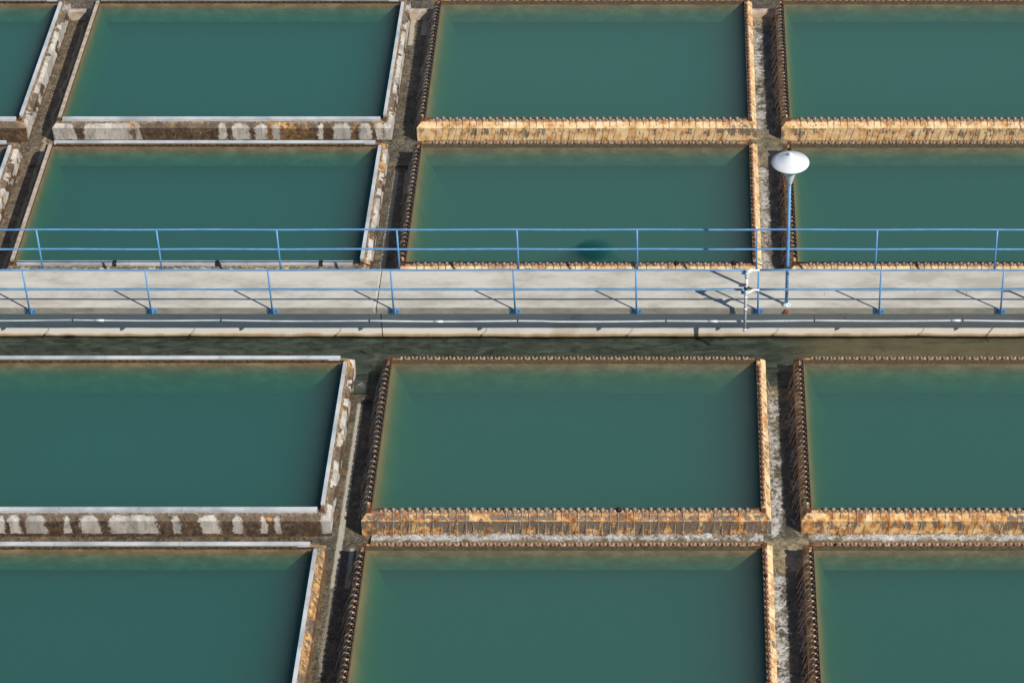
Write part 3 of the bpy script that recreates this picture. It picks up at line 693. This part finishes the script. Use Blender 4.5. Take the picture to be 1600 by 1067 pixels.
def tilt(mb):
    c0 = Vector((LX, LY, DZ + 3.74)); q = R(2.6)
    for i, v in enumerate(mb.v):
        p = Vector(v) - c0; mb.v[i] = (c0.x + p.x, c0.y + p.y * math.cos(q) - p.z * math.sin(q), c0.z + p.y * math.sin(q) + p.z * math.cos(q))
mb = MB(); mb.lathe((LX, LY, DZ), [(.10, 3.81), (.385, 3.722), (.398, 3.712), (.403, 3.719), (.400, 3.731), (.30, 3.783), (.18, 3.848), (.08, 3.905), (.058, 3.915), (.052, 3.922), (.050, 3.945), (.03, 3.958), (0, 3.96)], 48); tilt(mb); mb.build('lamp_shade', M['shade'], lp)
mb = MB(); mb.tube([(LX - .01, LY, DZ + 3.95), (LX - .01, LY, DZ + 3.985)], .016, 8); mb.tube([(LX - .02, LY, DZ + 3.975), (LX - .085, LY + .01, DZ + 3.975)], .008, 6); tilt(mb); mb.build('top_knob', M['white'], lp)

# ------------------------------------------------------------------ standpipe and conduit
SX, SY = 1.305, 48.33
sp = thing('standpipe', (SX, SY, -.1), 'white vertical standpipe with elbow clamped to the near railing left of the lamp', 'standpipe')
Z = lambda z: DZ + z
mb = MB(); mb.tube([(SX - .015, SY, Z(-.45)), (SX, SY, Z(.55)), (SX + .015, SY, Z(1.0))], .033, 14); mb.build('pipe', M['white'], sp)
mb = MB(); mb.tube([(SX + .015, SY, Z(1.0)), (SX + .02, SY, Z(1.08)), (SX + .05, SY + .02, Z(1.12)), (SX + .10, SY + .05, Z(1.135)), (SX + .14, SY + .07, Z(1.13))], [.042, .052, .052, .045, .045], 14)
mb.tube([(SX + .015, SY, Z(.98)), (SX + .018, SY, Z(1.03))], .05, 14); mb.build('elbow', M['white'], sp)
mb = MB(); mb.tube([(SX + .004, SY, Z(.66)), (SX + .008, SY, Z(.74))], .046, 14); mb.tube([(SX + .004, SY, Z(.675)), (SX + .004, SY, Z(.685))], .052, 14); mb.build('collar', M['dark'], sp)
mb = MB(); mb.tube([(SX, SY, Z(.81)), (SX - .14, SY - .01, Z(.82))], .010, 6); mb.tube([(SX, SY - .03, Z(.81)), (SX, SY - .05, Z(.81))], .02, 8); mb.build('handle', M['rustspot'], sp)
for zc in (.10, -.46, .42):
    mb = MB(); mb.tube([(SX - .012 * (zc < 0), SY, Z(zc)), (SX - .012 * (zc < 0), SY, Z(zc + .06))], .041, 12); mb.build('coupling', M['white'], sp)
for h in (RH, RM):
    mb = MB(); mb.tube([(SX + .01, SY, Z(h - .01)), (SX + .10, SY + .08, Z(h - .005)), (SX + .17, YN - .085, Z(h)), (1.60, YN - .085, Z(h))], [.03, .034, .028, .026], 12)
    mb.box(SX - .10, SX + .0, SY + .035, SY + .13, Z(h) - .04, Z(h) - .005, 1)
    mb.build('rail_arm', [M['white'], M['blue']], sp)

cd = thing('conduit', (-6, 48.46, .2), 'thin white conduit pipe hung along the walkway just below its edge', 'pipe')
def cz(x): return .515 - .035 * abs(math.sin((x + 6.9) * math.pi / 3.24)) * .5 + .012 * math.sin(x * .35) - .01 * (x > -3)
xs = [XL + (XR - XL) * i / 140 for i in range(141)]
mb = MB(); mb.tube([(x, 48.44, cz(x)) for x in xs], [.016 if x < -6.8 else .021 for x in xs], 10); mb.build('pipe', M['cap'], cd)
SP = [-6.9 + 3.24 * k for k in range(-4, 6)]
for x in SP:
    mb = MB(); mb.box(x - .010, x + .010, 48.412, 48.475, cz(x) - .030, cz(x) + .030); mb.box(x - .002, x + .002, 48.475, 48.56, cz(x) + .012, cz(x) + .03); mb.box(x - .002, x + .002, 48.552, 48.56, cz(x) + .03, DZ - .18)
    mb.build('strap', M['dark'], cd)
for x in [-5.4, -12.8, .6, 5.9]:
    mb = MB(); mb.tube([(x - .1, 48.44, cz(x - .1)), (x + .1, 48.44, cz(x + .1))], .027, 10); mb.build('coupling', M['white'], cd)
mb = MB(); mb.tube([(6.95 + .09 * i, 49.12 - .03 * (i - 1) ** 2 * .35 + .03 * math.sin(i * 1.1), DZ + .014) for i in range(12)], .013, 8)  # thin black tube laid on the deck
cbo = mb.build('mark', M['mark']); cbo['label'] = 'short black cable lying on the walkway at the right edge'; cbo['category'] = 'mark'

for o in list(bpy.data.objects):
    if '_org' in o: del o['_org']
